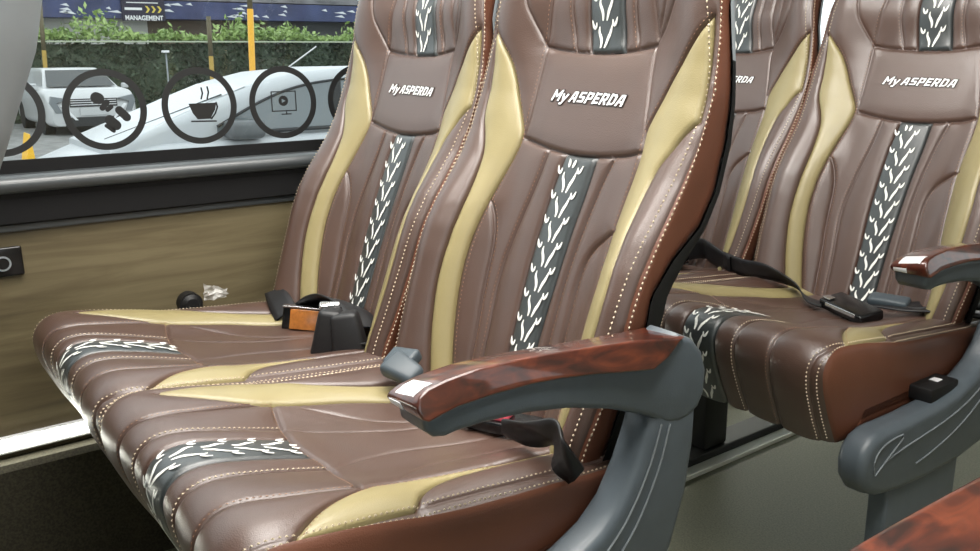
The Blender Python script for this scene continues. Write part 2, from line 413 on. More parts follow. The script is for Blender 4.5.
pI = np.concatenate([cInL, cInR[::-1], ccur[(ccur[:, 0] < .0275) & (ccur[:, 0] > -.034)][::-1]])
pLb = np.concatenate([cLlow, cLup[::-1]]); pRb = np.concatenate([cRup, cRin, cRst])
CUSH = Uph(cush_pt, 1, -CW, CW, 0, QL, cseams, [[pLb], [pI], [pRb]])
if normals(cush_pt, np.array([[0., .2]]), 1)[0][2] < 0: CUSH = Uph(cush_pt, -1, -CW, CW, 0, QL, cseams, [[pLb], [pI], [pRb]])

# ------------------------------------------------------------------ seat part meshes (shared by every seat)
D = {}
def um(name, U, k, mats, extra=None):
    mb = MB(); V, F = U.meshes[k]; mb.add(V, F)
    if extra: extra(mb)
    D[name] = mesh(name, mb.V, mb.F, mats, True, mb.M)
um('backrest', BACK, 0, M['leather'])
um('back_beige_l', BACK, 1, M['beige']); um('back_beige_r', BACK, 4, M['beige'])
um('back_insert', BACK, 2, [M['black_ins'], M['flame']], lambda mb: flames(BACK, mb, .006, -.03, .334, .0352, 1, sc=1.0))
um('head_insert', BACK, 5, [M['black_ins'], M['flame']], lambda mb: flames(BACK, mb, .003, .49, .74, .0352, 1, sc=1.0))
for nm_, sg_ in (('back_side_r', 1), ('back_side_l', -1)):
    V, F = BACK.meshes[3]; D[nm_] = mesh('side_bolster', V, [f for f in F if V[f[0]][0]*sg_ > 0], M['leather_side_lit'])
    bq = bmesh.new(); bq.from_mesh(D[nm_]); bmesh.ops.delete(bq, geom=[v for v in bq.verts if not v.link_faces], context='VERTS'); bq.to_mesh(D[nm_]); bq.free()
um('cushion', CUSH, 0, M['leather'])
um('cush_beige_l', CUSH, 1, M['beige']); um('cush_beige_r', CUSH, 3, M['beige'])
um('cush_insert', CUSH, 2, [M['black_ins'], M['flame']], lambda mb: flames(CUSH, mb, -.002, .389, QL-.004, .0352, 1, -1, 1.0))
off = lambda L, d: L+np.stack([-np.gradient(L, axis=0)[:, 1], np.gradient(L, axis=0)[:, 0]], 1)/(np.linalg.norm(np.gradient(L, axis=0), axis=1)[:, None]+1e-9)*d
mb = MB()
BACK.stitches(mb, [ist, istL, ost+[.003, 0], ostL-[.003, 0]], .0066, .0050, .0012, 0)
BACK.stitches(mb, [off(x, d) for x, d in ((s1, -.004), (s2, .004), (cL, .004), (cR, .004), (hS1, .004), (hS2, .004), (lbi, .004), (rbi, -.004), (panL, .004))], .0062, .004, .0006, 1)
D['back_stitch'] = mesh('stitching', mb.V, mb.F, [M['stitch'], M['stitch_tan']], False, mb.M)
mb = MB()
_q = np.linspace(.02, QL-.01, 80); CE = np.stack([np.minimum(np.interp(_q, ced[:, 1], ced[:, 0])+.010, CW-.0012), _q], 1)
CUSH.stitches(mb, [off(ced, .0045), off(cedL, -.0045), CE+[.0, 0], CE*[-1, 1]], .0066, .0050, .0012, 0)
CUSH.stitches(mb, [off(cSL, .004), off(cSR, .004)], .0064, .0048, .0011, 0)
CUSH.stitches(mb, [off(cSRR, .004), off(cSLL, .004), off(ccur, .004), off(cRup, .004)], .0062, .004, .0006, 1)
D['cush_stitch'] = mesh('stitching', mb.V, mb.F, [M['stitch'], M['stitch_tan']], False, mb.M)

def text_mesh(body, size, offset, shear=.28, ext=.0):
    cu = bpy.data.curves.new('t', 'FONT'); cu.body = body; cu.size = size; cu.offset = offset; cu.shear = shear; cu.align_x = 'CENTER'; cu.resolution_u = 3
    o = bpy.data.objects.new('t', cu); C.objects.link(o); dg = bpy.context.evaluated_depsgraph_get()
    me = bpy.data.meshes.new_from_object(o.evaluated_get(dg)); bpy.data.objects.remove(o)
    V = np.array([v.co[:] for v in me.vertices]); F = [tuple(p.vertices) for p in me.polygons]
    bpy.data.meshes.remove(me); return V, F
# heavy slanted capitals drawn as bars: (x0,y0,x1,y1) strokes on a 0..1 height grid
GLY = {'M': (.86, [(.1, 0, .1, 1), (.76, 0, .76, 1), (.12, .92, .43, .38), (.43, .38, .74, .92)]),
       'y': (.66, [(.1, .66, .30, .06), (.56, .66, .24, -.30), (.24, -.26, .10, -.26)]),
       'A': (.72, [(.1, 0, .26, .9), (.26, .9, .50, .9), (.60, 0, .50, .9), (.16, .32, .56, .32)]),
       'S': (.66, [(.56, .9, .12, .9), (.12, .9, .12, .52), (.12, .5, .54, .5), (.54, .5, .54, .1), (.54, .1, .08, .1)]),
       'P': (.66, [(.12, 0, .12, 1), (.12, .9, .54, .9), (.54, .9, .54, .45), (.54, .42, .12, .42)]),
       'E': (.60, [(.12, 0, .12, 1), (.12, .9, .54, .9), (.12, .5, .48, .5), (.12, .1, .54, .1)]),
       'R': (.68, [(.12, 0, .12, 1), (.12, .9, .54, .9), (.54, .9, .54, .48), (.54, .44, .12, .44), (.34, .42, .58, 0)]),
       'D': (.68, [(.12, 0, .12, 1), (.12, .9, .48, .9), (.48, .9, .57, .76), (.57, .80, .57, .2), (.57, .24, .48, .1), (.48, .1, .12, .1)])}
def slogan(grow):
    out = []; x = 0
    for ch in 'My ASPERDA':
        if ch == ' ': x += .16; continue
        w, st = GLY[ch]
        for x0, y0, x1, y1 in st:
            a = np.array([x+x0, y0]); b = np.array([x+x1, y1]); d = (b-a)/np.hypot(*(b-a)); n = np.array([-d[1], d[0]])*(.095+grow); e = d*(.05+grow)
            q = np.array([a-e-n, b+e-n, b+e+n, a-e+n]); q[:, 0] += .30*q[:, 1]; out.append(q)
        x += w+.09
    return out, x
mb = MB(); _, tw = slogan(0); kx = .150/(tw+.2)
for grow, lift, m in ((.075, .0008, 1), (0, .0016, 0)):
    for q in slogan(grow)[0]:
        xx = (q[:, 0]-tw/2-.1)*kx
        mb.add(BACK.at(np.stack([xx+.003, .4125+q[:, 1]*.0150-.026*xx], 1), lift), [(0, 1, 2, 3)], m)
D['lettering'] = mesh('lettering', mb.V, mb.F, [M['letter'], M['letter_edge']], False, mb.M)
bmx = bmesh.new(); bmx.from_mesh(D['lettering'])
for f in bmx.faces:
    f.normal_update()
    if f.normal.y > 0: f.normal_flip()
bmx.to_mesh(D['lettering']); bmx.free()

# cushion side panels (pillowed flanks below the edge seam) + underside
def flank(sgn):
    q = np.linspace(0, QL, 90); T = cush_pt(np.full(90, sgn*CW), q)
    rear = np.array([[sgn*CW, .31, .95-.59]]); bot = np.linspace([sgn*CW, .253-.45, .95-.574], [sgn*CW, .31, .95-.600], 24)[1:]
    loop = np.concatenate([T, bot[::-1]]); n = len(loop)
    c = np.stack([loop[:, 0], np.clip(loop[:, 1], -.14, .25), np.full(n, .95-.525)], 1)
    V = []; F = []; ks = [0, .03, .09, .2, .4, .7, 1.]
    for k in ks:
        R = loop*(1-k)+c*k; R[:, 0] += sgn*.013*math.sqrt(min(1, k*2.2)); V += list(R)
    for j in range(len(ks)-1):
        for i in range(n):
            f = (j*n+i, j*n+(i+1) % n, (j+1)*n+(i+1) % n, (j+1)*n+i); F.append(f if sgn < 0 else f[::-1])
    return V, F
mb = MB(); mb.add(*flank(1)); D['flank_r'] = mesh('side_panel', mb.V, mb.F, M['leather_side_lit'])
mb = MB(); mb.add(*flank(-1)); D['flank_l'] = mesh('side_panel', mb.V, mb.F, M['leather_side_lit'])
for k in ('flank_r', 'flank_l'):
    b = bmesh.new(); b.from_mesh(D[k]); bmesh.ops.recalc_face_normals(b, faces=b.faces[:]); b.to_mesh(D[k]); b.free()
mb = MB(); mb.box((-.205, -.11, .366), (.205, .30, .395), bev=.006)
D['pan'] = mesh('seat_pan', mb.V, mb.F, M['steel_black'], False)

# moulded back shell
def shell():
    hs = np.linspace(-.07, .79, 58); V = []; F = []; FM = []
    us = 1-np.linspace(0, 1, 17)[:-1]; us = np.concatenate([us, [0], -us[::-1]])      # x / half width across the back
    n = len(us)+4
    for h in hs:
        w = float(halfw(h))
        dep = np.interp(h, [-.07, .1, .25, .4, .55, .65, .72, .79], [.085, .115, .14, .158, .164, .152, .135, .11])
        e0 = float(rim0(h))
        eb = np.interp(h, [-.07, .15, .19, .23, .28, .324, .382, .42, .50, .54, .8], [-.010, -.004, .001, -.012, -.034, -.041, -.037, -.027, -.003, .010, .002])
        row = [(w+.0025, e0), (w+.0035, (e0+eb)/2)]
        for u in us: row.append((w*u, eb-(dep+eb)*(1-abs(u)**(1.7 if h < .45 else 1.85))))
        row += [(-w-.0035, (e0+eb)/2), (-w-.0025, e0)]
        for x, d in row: V.append((x, HB[0]+h*math.sin(TILT)-d*math.cos(TILT), HB[1]+h*math.cos(TILT)+d*math.sin(TILT)))
    for j in range(len(hs)-1):
        for i in range(n-1):
            F.append((j*n+i, j*n+i+1, (j+1)*n+i+1, (j+1)*n+i)); FM.append((i < 2 or i > n-4) and hs[j] < .47)
    t = len(V); V.append((0, HB[0]+.79*math.sin(TILT)+.03, HB[1]+.79*math.cos(TILT)))
    for i in range(n-1): F.append((t, (len(hs)-1)*n+i+1, (len(hs)-1)*n+i)); FM.append(0)
    return V, F, FM
V, F, FM = shell(); FM = np.array(FM, int)
for nm, k, mt, sg in (('shell', 0, M['shell_grey'], 0), ('bezel_r', 1, M['black'], 1), ('bezel_l', 1, M['black'], -1)):
    sel = [f for f, q in zip(F, FM) if q == k and (not sg or V[f[0]][0]*sg > 0)]; mb = MB(); mb.add(V, sel)
    b = bmesh.new(); me = mesh(nm, mb.V, mb.F, mt); b.from_mesh(me)
    bmesh.ops.delete(b, geom=[v for v in b.verts if not v.link_faces], context='VERTS')
    bmesh.ops.recalc_face_normals(b, faces=b.faces[:]); b.to_mesh(me); b.free(); D[nm] = me
# head crown cap between upholstery top and shell
mb = MB()
qs = np.linspace(-.28, .28, 25); A = back_pt(qs, np.full(25, .77)); B = A+np.array([0, .055, .004]); B[:, 0] *= .96
mb.add(list(A)+list(B), [(i, i+1, 26+i, 25+i) for i in range(24)]); D['crown'] = mesh('crown_strip', mb.V, mb.F, M['leather'])

# side frame: coords (y,z) seat-local
yz = lambda L: [(y-.45, z+FZ) for y, z in L]
frame_poly = yz([(.660, -.378), (.672, -.368), (.70, -.368), (.735, -.385), (.734, -.43), (.725, -.49), (.705, -.55), (.68, -.605), (.64, -.640), (.53, -.655), (.42, -.656), (.345, -.652), (.285, -.642), (.252, -.628), (.235, -.606), (.231, -.580), (.238, -.558), (.255, -.543), (.28, -.5365), (.36, -.538), (.44, -.536), (.50, -.529), (.55, -.515), (.588, -.497), (.615, -.473), (.637, -.437), (.652, -.402)])
def side_frame(mx=1):
    mb = MB(); a, b = (.2465, .2935)
    bmv = MB(); bmv.prism(frame_poly, 0, a, b, 0, bev=.014, seg=5); mb.V, mb.F, mb.M = bmv.V, bmv.F, bmv.M
    if mx < 0: mb.V = [(-x, y, z) for x, y, z in mb.V]; mb.F = [f[::-1] for f in mb.F]
    return mb
def beads(mx=1):
    mb = MB(); X = .2945*mx
    for L in ([(.672, -.392), (.660, -.43), (.642, -.465), (.616, -.502), (.58, -.530), (.53, -.552), (.46, -.566), (.38, -.573), (.31, -.580), (.285, -.586)],
              [(.686, -.395), (.675, -.435), (.656, -.476), (.63, -.516), (.59, -.550), (.54, -.577), (.48, -.598), (.42, -.610), (.38, -.615)],
              [(.262, -.600), (.255, -.578), (.268, -.560), (.300, -.552), (.345, -.553), (.318, -.568), (.288, -.585), (.262, -.600)]):
        mb.tube([(X, y, z) for y, z in yz(curve(L, .012, 2))], .0013, 6)
    return mb
leg_poly = lambda: MB().prism([(-.132, 0), (-.132, .330), (.087, .330), (.087, 0)], 0, .256, .2875, 0, bev=.006)
def arm_parts(mx=1):
    crest = [(.3610, -.2895), (.3645, -.2835), (.374, -.2785), (.395, -.2748), (.43, -.2722), (.48, -.2735), (.54, -.278), (.60, -.2835), (.66, -.2910), (.700, -.2962)]
    low = [(.690, -.300), (.668, -.312), (.644, -.319), (.60, -.3125), (.566, -.307), (.52, -.3015), (.485, -.299), (.44, -.2985), (.40, -.300), (.385, -.3025), (.369, -.3055), (.363, -.302), (.3603, -.2955)]
    wood = MB().prism(yz(crest+low), 0, .2425, .295, 0, bev=.0055, seg=4)
    wood.V = [(x-(z-.665)*.36 if x > .27 else x, y, z) for x, y, z in wood.V]
    wood.V = [(x, y, z+(x-.293)*.2*min(1, max(0, (z-.650)/.018))) for x, y, z in wood.V]
    gp = [(.368, -.302), (.40, -.297), (.44, -.2955), (.485, -.296), (.566, -.304), (.644, -.315), (.672, -.308), (.697, -.2935), (.720, -.304), (.737, -.322), (.745, -.345), (.744, -.372), (.735, -.388), (.718, -.397), (.700, -.399), (.681, -.395), (.647, -.376), (.596, -.356), (.538, -.340), (.485, -.331), (.435, -.3275), (.405, -.3275), (.392, -.329), (.380, -.3265), (.371, -.318)]
    grey = MB().prism(yz(gp), 0, .2440, .2945, 0, bev=.008, seg=4)
    ang = []
    for k in range(33):
        a = 2*PI*k/32; ang.append((.2950*1, .690-.45+.0455*math.cos(a), -.350+FZ+.0455*math.sin(a)))
    if mx < 0:
        for m_ in (wood, grey): m_.V = [(-x, y, z) for x, y, z in m_.V]; m_.F = [f[::-1] for f in m_.F]
    return wood, grey
def place(name, key, parent, label=None, smooth=None):
    o = link(name, D[key], parent)
    if label: o['label'] = label
    return o
def finalize_hard(name, key, mb, mats, ang=40):
    o = mb.build('tmp', mats); autosmooth(o, ang); D[key] = o.data; D[key].name = name; bpy.data.objects.remove(o)
finalize_hard('side_frame', 'side_frame', side_frame(), M['grey_plastic'])
finalize_hard('trim_bead', 'beads', beads(), M['bead'])
finalize_hard('leg', 'leg', leg_poly(), M['grey_plastic'])
_w, _g = arm_parts(); finalize_hard('wood_top', 'arm_wood', _w, M['burl']); finalize_hard('arm_body', 'arm_grey', _g, M['grey_plastic'])
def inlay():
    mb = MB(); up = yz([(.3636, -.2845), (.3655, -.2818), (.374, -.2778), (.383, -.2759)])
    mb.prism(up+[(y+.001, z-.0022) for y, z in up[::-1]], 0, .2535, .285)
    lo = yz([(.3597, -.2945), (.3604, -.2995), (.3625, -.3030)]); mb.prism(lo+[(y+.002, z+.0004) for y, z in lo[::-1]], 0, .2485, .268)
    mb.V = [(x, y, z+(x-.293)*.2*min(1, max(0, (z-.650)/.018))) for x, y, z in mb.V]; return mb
_i = inlay(); D['inlay'] = mesh('tip_inlay', _i.V, _i.F, plain('inlay_glint_white', rgb(235, 236, 238), .18, .6), False)  # inlay whose white colour also carries the reflection on the armrest tip
mb = MB()
mb.box((-.225, -.02, .315), (.222, .02, .352), bev=.004)
D['beam'] = mesh('base_beam', mb.V, mb.F, M['steel_black'], False)
mb = MB(); mb.box((-.405, .22, .028), (-.345, .305, .335), bev=.006); mb.box((-.405, .235, .28), (-.2, .29, .335), bev=.004)
finalize_hard('inner_leg', 'inner_leg', mb, M['steel_black'])
mb = MB(); mb.box((-.30, -.10, .315), (-.20, .28, .350), bev=.004)
D['bracket'] = mesh('wall_bracket', mb.V, mb.F, M['steel_black'], False)

def make_seat(label, x, y, aisle, group=None):
    t = thing('passenger_seat', label, 'seat', (x, y, 0), 0, group)
    b = place('backrest', 'backrest', t)
    place('beige_trim', 'back_beige_l', b, 'curved beige leather trim'); place('beige_trim', 'back_beige_r', b, 'curved beige leather trim'); place('flame_insert', 'head_insert', b, 'black insert with white flame pattern'); place('flame_insert', 'back_insert', b, 'black insert with white flame pattern')
    place('side_bolster', 'back_side_r', b); place('side_bolster', 'back_side_l', b); place('stitching', 'back_stitch', b); place('lettering', 'lettering', b, 'white raised lettering'); place('crown_strip', 'crown', b)
    s = place('back_shell', 'shell', t, 'grey plastic back shell'); place('shell_rim', 'bezel_r', s, 'black shell rim'); place('shell_rim', 'bezel_l', s, 'black shell rim')
    c = place('seat_cushion', 'cushion', t)
    place('beige_trim', 'cush_beige_l', c, 'beige leather trim'); place('beige_trim', 'cush_beige_r', c, 'beige leather trim'); place('flame_insert', 'cush_insert', c, 'black insert with white flame pattern')
    place('side_panel', 'flank_r', c); place('side_panel', 'flank_l', c); place('stitching', 'cush_stitch', c)
    place('seat_pan', 'pan', t); place('base_beam', 'beam', t); place('base_beam', 'beam', t).location.y = .20
    if aisle:
        f = place('side_frame', 'side_frame', t, 'slate grey moulded side frame'); place('trim_bead', 'beads', f)
        place('leg', 'leg', t); place('inner_leg', 'inner_leg', t, 'black steel inner leg')
        a = place('armrest', 'arm_grey', t, 'grey armrest with polished wood top'); place('wood_top', 'arm_wood', a, 'polished reddish walnut top'); place('tip_inlay', 'inlay', a, 'white inlay with painted glint at the armrest tip')
    else: place('wall_bracket', 'bracket', t)
    return t
XB, YB, DX, PIT = -.893, .45, .46, .873
seatB = make_seat('nearest brown and beige seat, its raised wood-topped armrest in the middle of the picture', XB, YB, True)
seatA = make_seat('brown and beige window seat beneath the window stickers, gold-faced buckle lying on it', XB-DX, YB, False)
seatD = make_seat('brown and beige aisle seat of the row behind, power socket box on its side frame', XB, YB+PIT, True)
seatC = make_seat('window seat of the row behind, mostly hidden by the nearest seat, looped belt on it', XB-DX, YB+PIT, False)
for o in seatD.children:
    if o.name.startswith('armrest'): o.location = (0, -.022, -.008)
seatF = make_seat('seat in front at the left picture edge, only its grey back shell showing', XB, YB-PIT, True)

# power socket on D
o = MB().box((.240, -.013, .412), (.280, .073, .436), bev=.004); p = o.build('power_socket', M['black'], seatD); autosmooth(p); p['label'] = 'small black power socket box'
MB().box((.252, .030, .4362), (.266, .046, .4372)).build('socket_mark', M['white_pl'], p)

# ------------------------------------------------------------------ seat belts
def strap(pts, wv, name, parent, th=.0016, mat='web', fold=.0, label=None):
    """webbing along pts; wv = half-width vectors"""
    P = [Vector(p) for p in pts]; Wv = [Vector(w) for w in wv]
    def cr(A, n=5):
        out = []
        for i in range(len(A)-1):
            p0, p1, p2, p3 = A[max(i-1, 0)], A[i], A[i+1], A[min(i+2, len(A)-1)]
            for k in range(n):
                t = k/n; out.append(.5*((2*p1)+(p2-p0)*t+(2*p0-5*p1+4*p2-p3)*t*t+(3*p1-p0-3*p2+p3)*t**3))
        out.append(A[-1]); return out
    P, Wv = cr(P), cr(Wv); V = []; F = []; k = 5; n = len(P)
    for i in range(n):
        t = (P[min(i+1, n-1)]-P[max(i-1, 0)]).normalized(); nr = t.cross(Wv[i]).normalized()
        for sd in (1, -1):
            for j in range(k):
                u = j/(k-1)*2-1; V.append(P[i]+Wv[i]*u+nr*(sd*th+fold*math.cos(u*PI+i*.5)))
    for i in range(n-1):
        for sd in (0, k):
            for j in range(k-1):
                F.append((i*2*k+sd+j, i*2*k+sd+j+1, (i+1)*2*k+sd+j+1, (i+1)*2*k+sd+j))
        F.append((i*2*k, i*2*k+k, (i+1)*2*k+k, (i+1)*2*k)); F.append((i*2*k+k-1, i*2*k+2*k-1, (i+1)*2*k+2*k-1, (i+1)*2*k+k-1))
    me = mesh(name, V, F, M[mat]); b = bmesh.new(); b.from_mesh(me); bmesh.ops.recalc_face_normals(b, faces=b.faces[:]); b.to_mesh(me); b.free()
    o = link(name, me, parent)
    if label: o['label'] = label
    return o
def cs(p, q, lift=.004): return Vector(CUSH.at([(p, q)], lift)[0])
def bs(q, h, lift=.01): return Vector(BACK.at([(q, h)], lift)[0])
def obox(mb, c, X, Y, size, m=0, bev=.003, taper=1.0):
    """oriented bevelled box centred at c; X long axis, Y second axis"""
    X = Vector(X).normalized(); Y = Vector(Y); Y = (Y-X*Y.dot(X)).normalized(); Z = X.cross(Y)
    Mx = Matrix((X, Y, Z)).transposed().to_4x4(); Mx.translation = Vector(c)
    bm = bmesh.new(); bmesh.ops.create_cube(bm, size=1)
    for v in bm.verts:
        k = taper if v.co.x > 0 else 1; v.co = Vector((v.co.x*size[0], v.co.y*size[1]*k, v.co.z*size[2]*k))
    bmesh.ops.bevel(bm, geom=bm.edges[:], offset=bev, segments=3, profile=.5, affect='EDGES', clamp_overlap=True)
    mb.bm(bm, m, Mx); return mb
def part(mb, name, mats, parent, label=None, ang=40):
    o = mb.build(name, mats, parent); autosmooth(o, ang)
    if label: o['label'] = label
    return o
Z = Vector((0, 0, 1))
# A: looped belt with amber-faced buckle and soft black boot
beltA = strap([cs(-.19, .145, .020), cs(-.155, .15, .016), cs(-.11, .155, .012)], [(.010, .012, .006), (.008, .018, .010), (.004, .02, .012)], 'seat_belt', seatA, label='black seat belt with loose buckle')
strap([cs(-.085, .13, .030), cs(-.05, .115, .050), cs(.0, .105, .062), cs(.06, .10, .056), cs(.12, .12, .034)], [(.0, .022, -.010), (.0, .024, -.012), (.004, .026, -.012), (.01, .026, -.01), (.012, .024, -.006)], 'webbing', beltA, fold=.001)
strap([cs(-.05, .10, .035), cs(.0, .10, .028), cs(.06, .11, .022), cs(.12, .13, .02)], [(0, .01, .018)]*4, 'webbing', beltA)
OB = Vector((.020, .018, -.010))
mb = MB(); obox(mb, cs(-.085, .155, .026)+OB, (.6, .8, -.10), (-.25, .1, 1), (.082, .046, .016)); obox(mb, cs(-.085, .155, .026)+OB+Vector((-.02, .02, -.004)), (.6, .8, -.10), (-.25, .1, 1), (.07, .038, .03)); bk = part(mb, 'buckle', M['gloss_black'], beltA)
mb = MB(); c = cs(-.085, .155, .026)+OB+Vector((.0125, -.0065, .001)); obox(mb, c, (.6, .8, -.10), (-.25, .1, 1), (.054, .036, .012), 0, .001); part(mb, 'buckle_face', M['amber'], beltA, 'amber brown buckle face')
mb = MB(); obox(mb, cs(-.085, .155, .026)+OB+Vector((.004, -.006, .0235)), (.6, .8, -.10), (.8, -.6, 0), (.070, .014, .003), 0, .0008); part(mb, 'buckle_edge', M['silver'], beltA, 'silver buckle edge')
mb = MB(); obox(mb, cs(.112, .170, .032), (-.16, -.06, -1), (.6, .8, 0), (.080, .038, .032), 0, .008, 1.45); obox(mb, cs(.135, .15, .026), (.1, .10, -1), (.6, .8, 0), (.072, .044, .034), 0, .008, 1.3); obox(mb, cs(.085, .15, .050), (-.1, 0, 1), (1, -.2, 0), (.05, .036, .026), 0, .006); part(mb, 'buckle_boot', M['web'], beltA, 'soft black buckle boot')
mb = MB(); obox(mb, cs(.080, .155, .0745), (.6, .8, 0), (-.6, .5, .6), (.034, .012, .006), 0, .002); part(mb, 'buckle_button', M['silver'], beltA, 'pale metal buckle top')
strap([cs(.15, .15, .006), cs(.175, .12, .010), cs(.205, .11, .016), cs(.222, .10, .02)], [(.006, .012, 0), (.008, .014, .002), (.006, .012, .004), (.005, .01, .004)], 'webbing', beltA)
# blue-grey buckle standing in the gap between the two near seats (belongs to B)
beltB = strap([(.118, .138, .512), (.150, .142, .520), (.186, .142, .530), (.210, .144, .536), (.236, .128, .526), (.247, .140, .500)],
              [(.003, -.006, .014), (.005, -.008, .018), (.008, -.010, .022), (.012, -.010, .022), (.014, -.004, .022), (.010, .002, .012)], 'seat_belt', seatB, fold=.003, label='black seat belt with red button buckle')
mb = MB(); obox(mb, cs(.062, .128, .014), (1, .42, .04), (-.4, 1, .1), (.10, .040, .018), 0, .005); bk = part(mb, 'buckle', M['gloss_black'], beltB)
mb = MB(); obox(mb, cs(.052, .135, .0265), (1, .42, .04), (-.4, 1, .1), (.044, .026, .010), 0, .003); part(mb, 'release_button', M['red'], beltB, 'red release button')
mb = MB(); obox(mb, cs(.022, .160, .012), (1, .42, .0), (-.4, 1, .1), (.030, .022, .004), 0, .001); part(mb, 'tongue', M['gloss_black'], beltB)
mb = MB(); c = Vector((-.110, .135, .524)); obox(mb, c, (1, .25, -.22), (-.2, 1, .5), (.058, .046, .026), 0, .009, .72); obox(mb, c+Vector((-.022, .012, .006)), (1, .3, .1), (-.2, 1, .5), (.05, .036, .020), 0, .006); part(mb, 'inner_buckle', M['bluegrey'], beltB, 'blue grey buckle head')
# D: strap across the cushion, buckle in the middle
beltD = strap([bs(.19, -.004, .016)-Vector((.46, 0, 0)), bs(-.215, -.008, .020), bs(-.17, -.010, .024), cs(-.11, .135, .016), cs(-.05, .175, .010), cs(.0, .202, .012)], [(.004, -.008, .020), (.006, -.008, .020), (.008, -.012, .018), (.012, -.018, .010), (.014, -.022, .003), (.014, -.022, .002)], 'seat_belt', seatD, label='black seat belt fastened by a buckle')
mb = MB(); obox(mb, cs(.055, .195, .016), (1, -.36, -.05), (.35, 1, .2), (.115, .052, .020), 0, .005); bk = part(mb, 'buckle', M['gloss_black'], beltD)
mb = MB(); obox(mb, cs(.052, .226, .016), (1, -.36, -.02), (0, .2, 1), (.080, .007, .003), 0, .001); obox(mb, cs(.01, .196, .0275), (1, -.36, -.05), (.35, 1, .2), (.020, .014, .002), 0, .0008); part(mb, 'buckle_plate', M['silver'], beltD, 'silver buckle edge')
mb = MB(); obox(mb, cs(.10, .135, .028), (1, .25, .0), (-.25, 1, .2), (.070, .034, .018), 0, .006); part(mb, 'tongue', M['bluegrey'], beltD)
strap([cs(.125, .135, .020), cs(.155, .115, .014), cs(.185, .085, .018), cs(.212, .06, .024), cs(.235, .03, .02)], [(.002, .018, .004), (.006, .024, .004), (.008, .028, .002), (.01, .028, 0), (.012, .026, -.004)], 'webbing', beltD, fold=.002)
strap([cs(.05, .165, .014), cs(.09, .155, .022), cs(.14, .15, .012), cs(.19, .11, .010), cs(.225, .06, .012)], [(.0, .014, .0)]*5, 'webbing', beltD)
# C: stiff strap arching over the cushion
beltC = strap([cs(-.04, .165, .008), bs(.02, -.02, .024), bs(.055, .006, .026), bs(.10, .014, .026), bs(.15, .006, .022), bs(.20, -.012, .016)], [(.004, .018, .006), (.002, -.006, .022), (.0, -.006, .024), (.0, -.008, .024), (.003, -.008, .024), (.006, -.01, .022)], 'seat_belt', seatC, label='black seat belt arching over the cushion')
mb = MB(); obox(mb, cs(.04, .15, .018), (1, -.1, .2), (0, 1, .3), (.08, .045, .024), 0, .007); part(mb, 'buckle', M['gloss_black'], beltC)
# A: recline knob by the wall, partly in plastic wrap
mb = MB(); mb.tube([(-.285, .034, .500), (-.262, .034, .500)], [.022, .022], 20); mb.tube([(-.263, .034, .500), (-.255, .034, .500)], [.02, .012], 20)
kn = part(mb, 'recline_knob', M['black'], seatA, 'round black knob beside the wall')
mb = MB(); V = []; F = []
for i in range(7):
    for j in range(7): V.append((-.262+.012*random.random(), 00.056+i*.0075+.004*random.random(), .502+j*.0055*(1-.08*i)+.004*random.random()))
for i in range(6):
    for j in range(6): F.append((i*7+j, i*7+j+1, (i+1)*7+j+1, (i+1)*7+j))
mb.add(V, F)
mw, nt, bs = newmat('clear_wrap'); bs.inputs['Base Color'].default_value = (.8, .8, .78, 1); bs.inputs['Roughness'].default_value = .12; bs.inputs['Alpha'].default_value = .45
mb.build('plastic_wrap', mw, kn)['label'] = 'crinkled clear plastic wrap'

# ------------------------------------------------------------------ armrest across the aisle (bottom right)
t = thing('armrest', 'wood-topped armrest across the aisle in the bottom right corner', 'armrest', (.055, YB, 0))
w_, g_ = arm_parts(-1)
for m_ in (w_, g_): m_.V = [(-.295+(x+.295)*1.45, y, z) for x, y, z in m_.V]
a = part(g_, 'arm_body', M['grey_plastic'], t); part(w_, 'wood_top', M['burl'], a, 'polished walnut top')
part(side_frame(-1), 'side_frame', M['grey_plastic'], t)
lg = leg_poly(); lg.V = [(-x, y, z) for x, y, z in lg.V]; lg.F = [f[::-1] for f in lg.F]; part(lg, 'leg', M['grey_plastic'], t)

# ------------------------------------------------------------------ the coach
def struct(name, mb, mats, smooth=False):
    o = mb.build(name, mats, None, smooth); o['kind'] = 'structure'; return o
XW = -1.68; Y0, Y1 = -2.2, 4.6; XR = .80; ZC = 1.86
struct('floor', MB().box((XW-.05, Y0, -.06), (XR+.05, Y1, 0)), M['vinyl'])
struct('ceiling', MB().box((XW-.1, Y0, ZC), (XR+.1, Y1, ZC+.05)), M['ceil'])
# window wall: laminate below the ledge, cove light recess, dark heater duct below
mb = MB(); mb.box((XW-.06, Y0, .0), (XW, Y1, FZ-.275)); struct('wall_left', mb, M['laminate'])
mb = MB(); mb.box((XW-.08, Y0, FZ+.62), (XW, Y1, ZC)); 
for ya, yb in ((1.62, 1.80), (3.5, 3.64), (Y0, -.75)): mb.box((XW-.08, ya, FZ-.2), (XW-.005, yb, FZ+.62))  # last pier, unseen, shuts the forward window to cut light on the backrests
struct('wall_left_upper', mb, M['wallr'])
mb = MB(); mb.prism([(XW+.001, 0), (XW+.045, 0), (XW+.045, .248), (XW+.035, .258), (XW+.001, .258)], 1, Y0, Y1); struct('trim_1', mb, M['duct'])
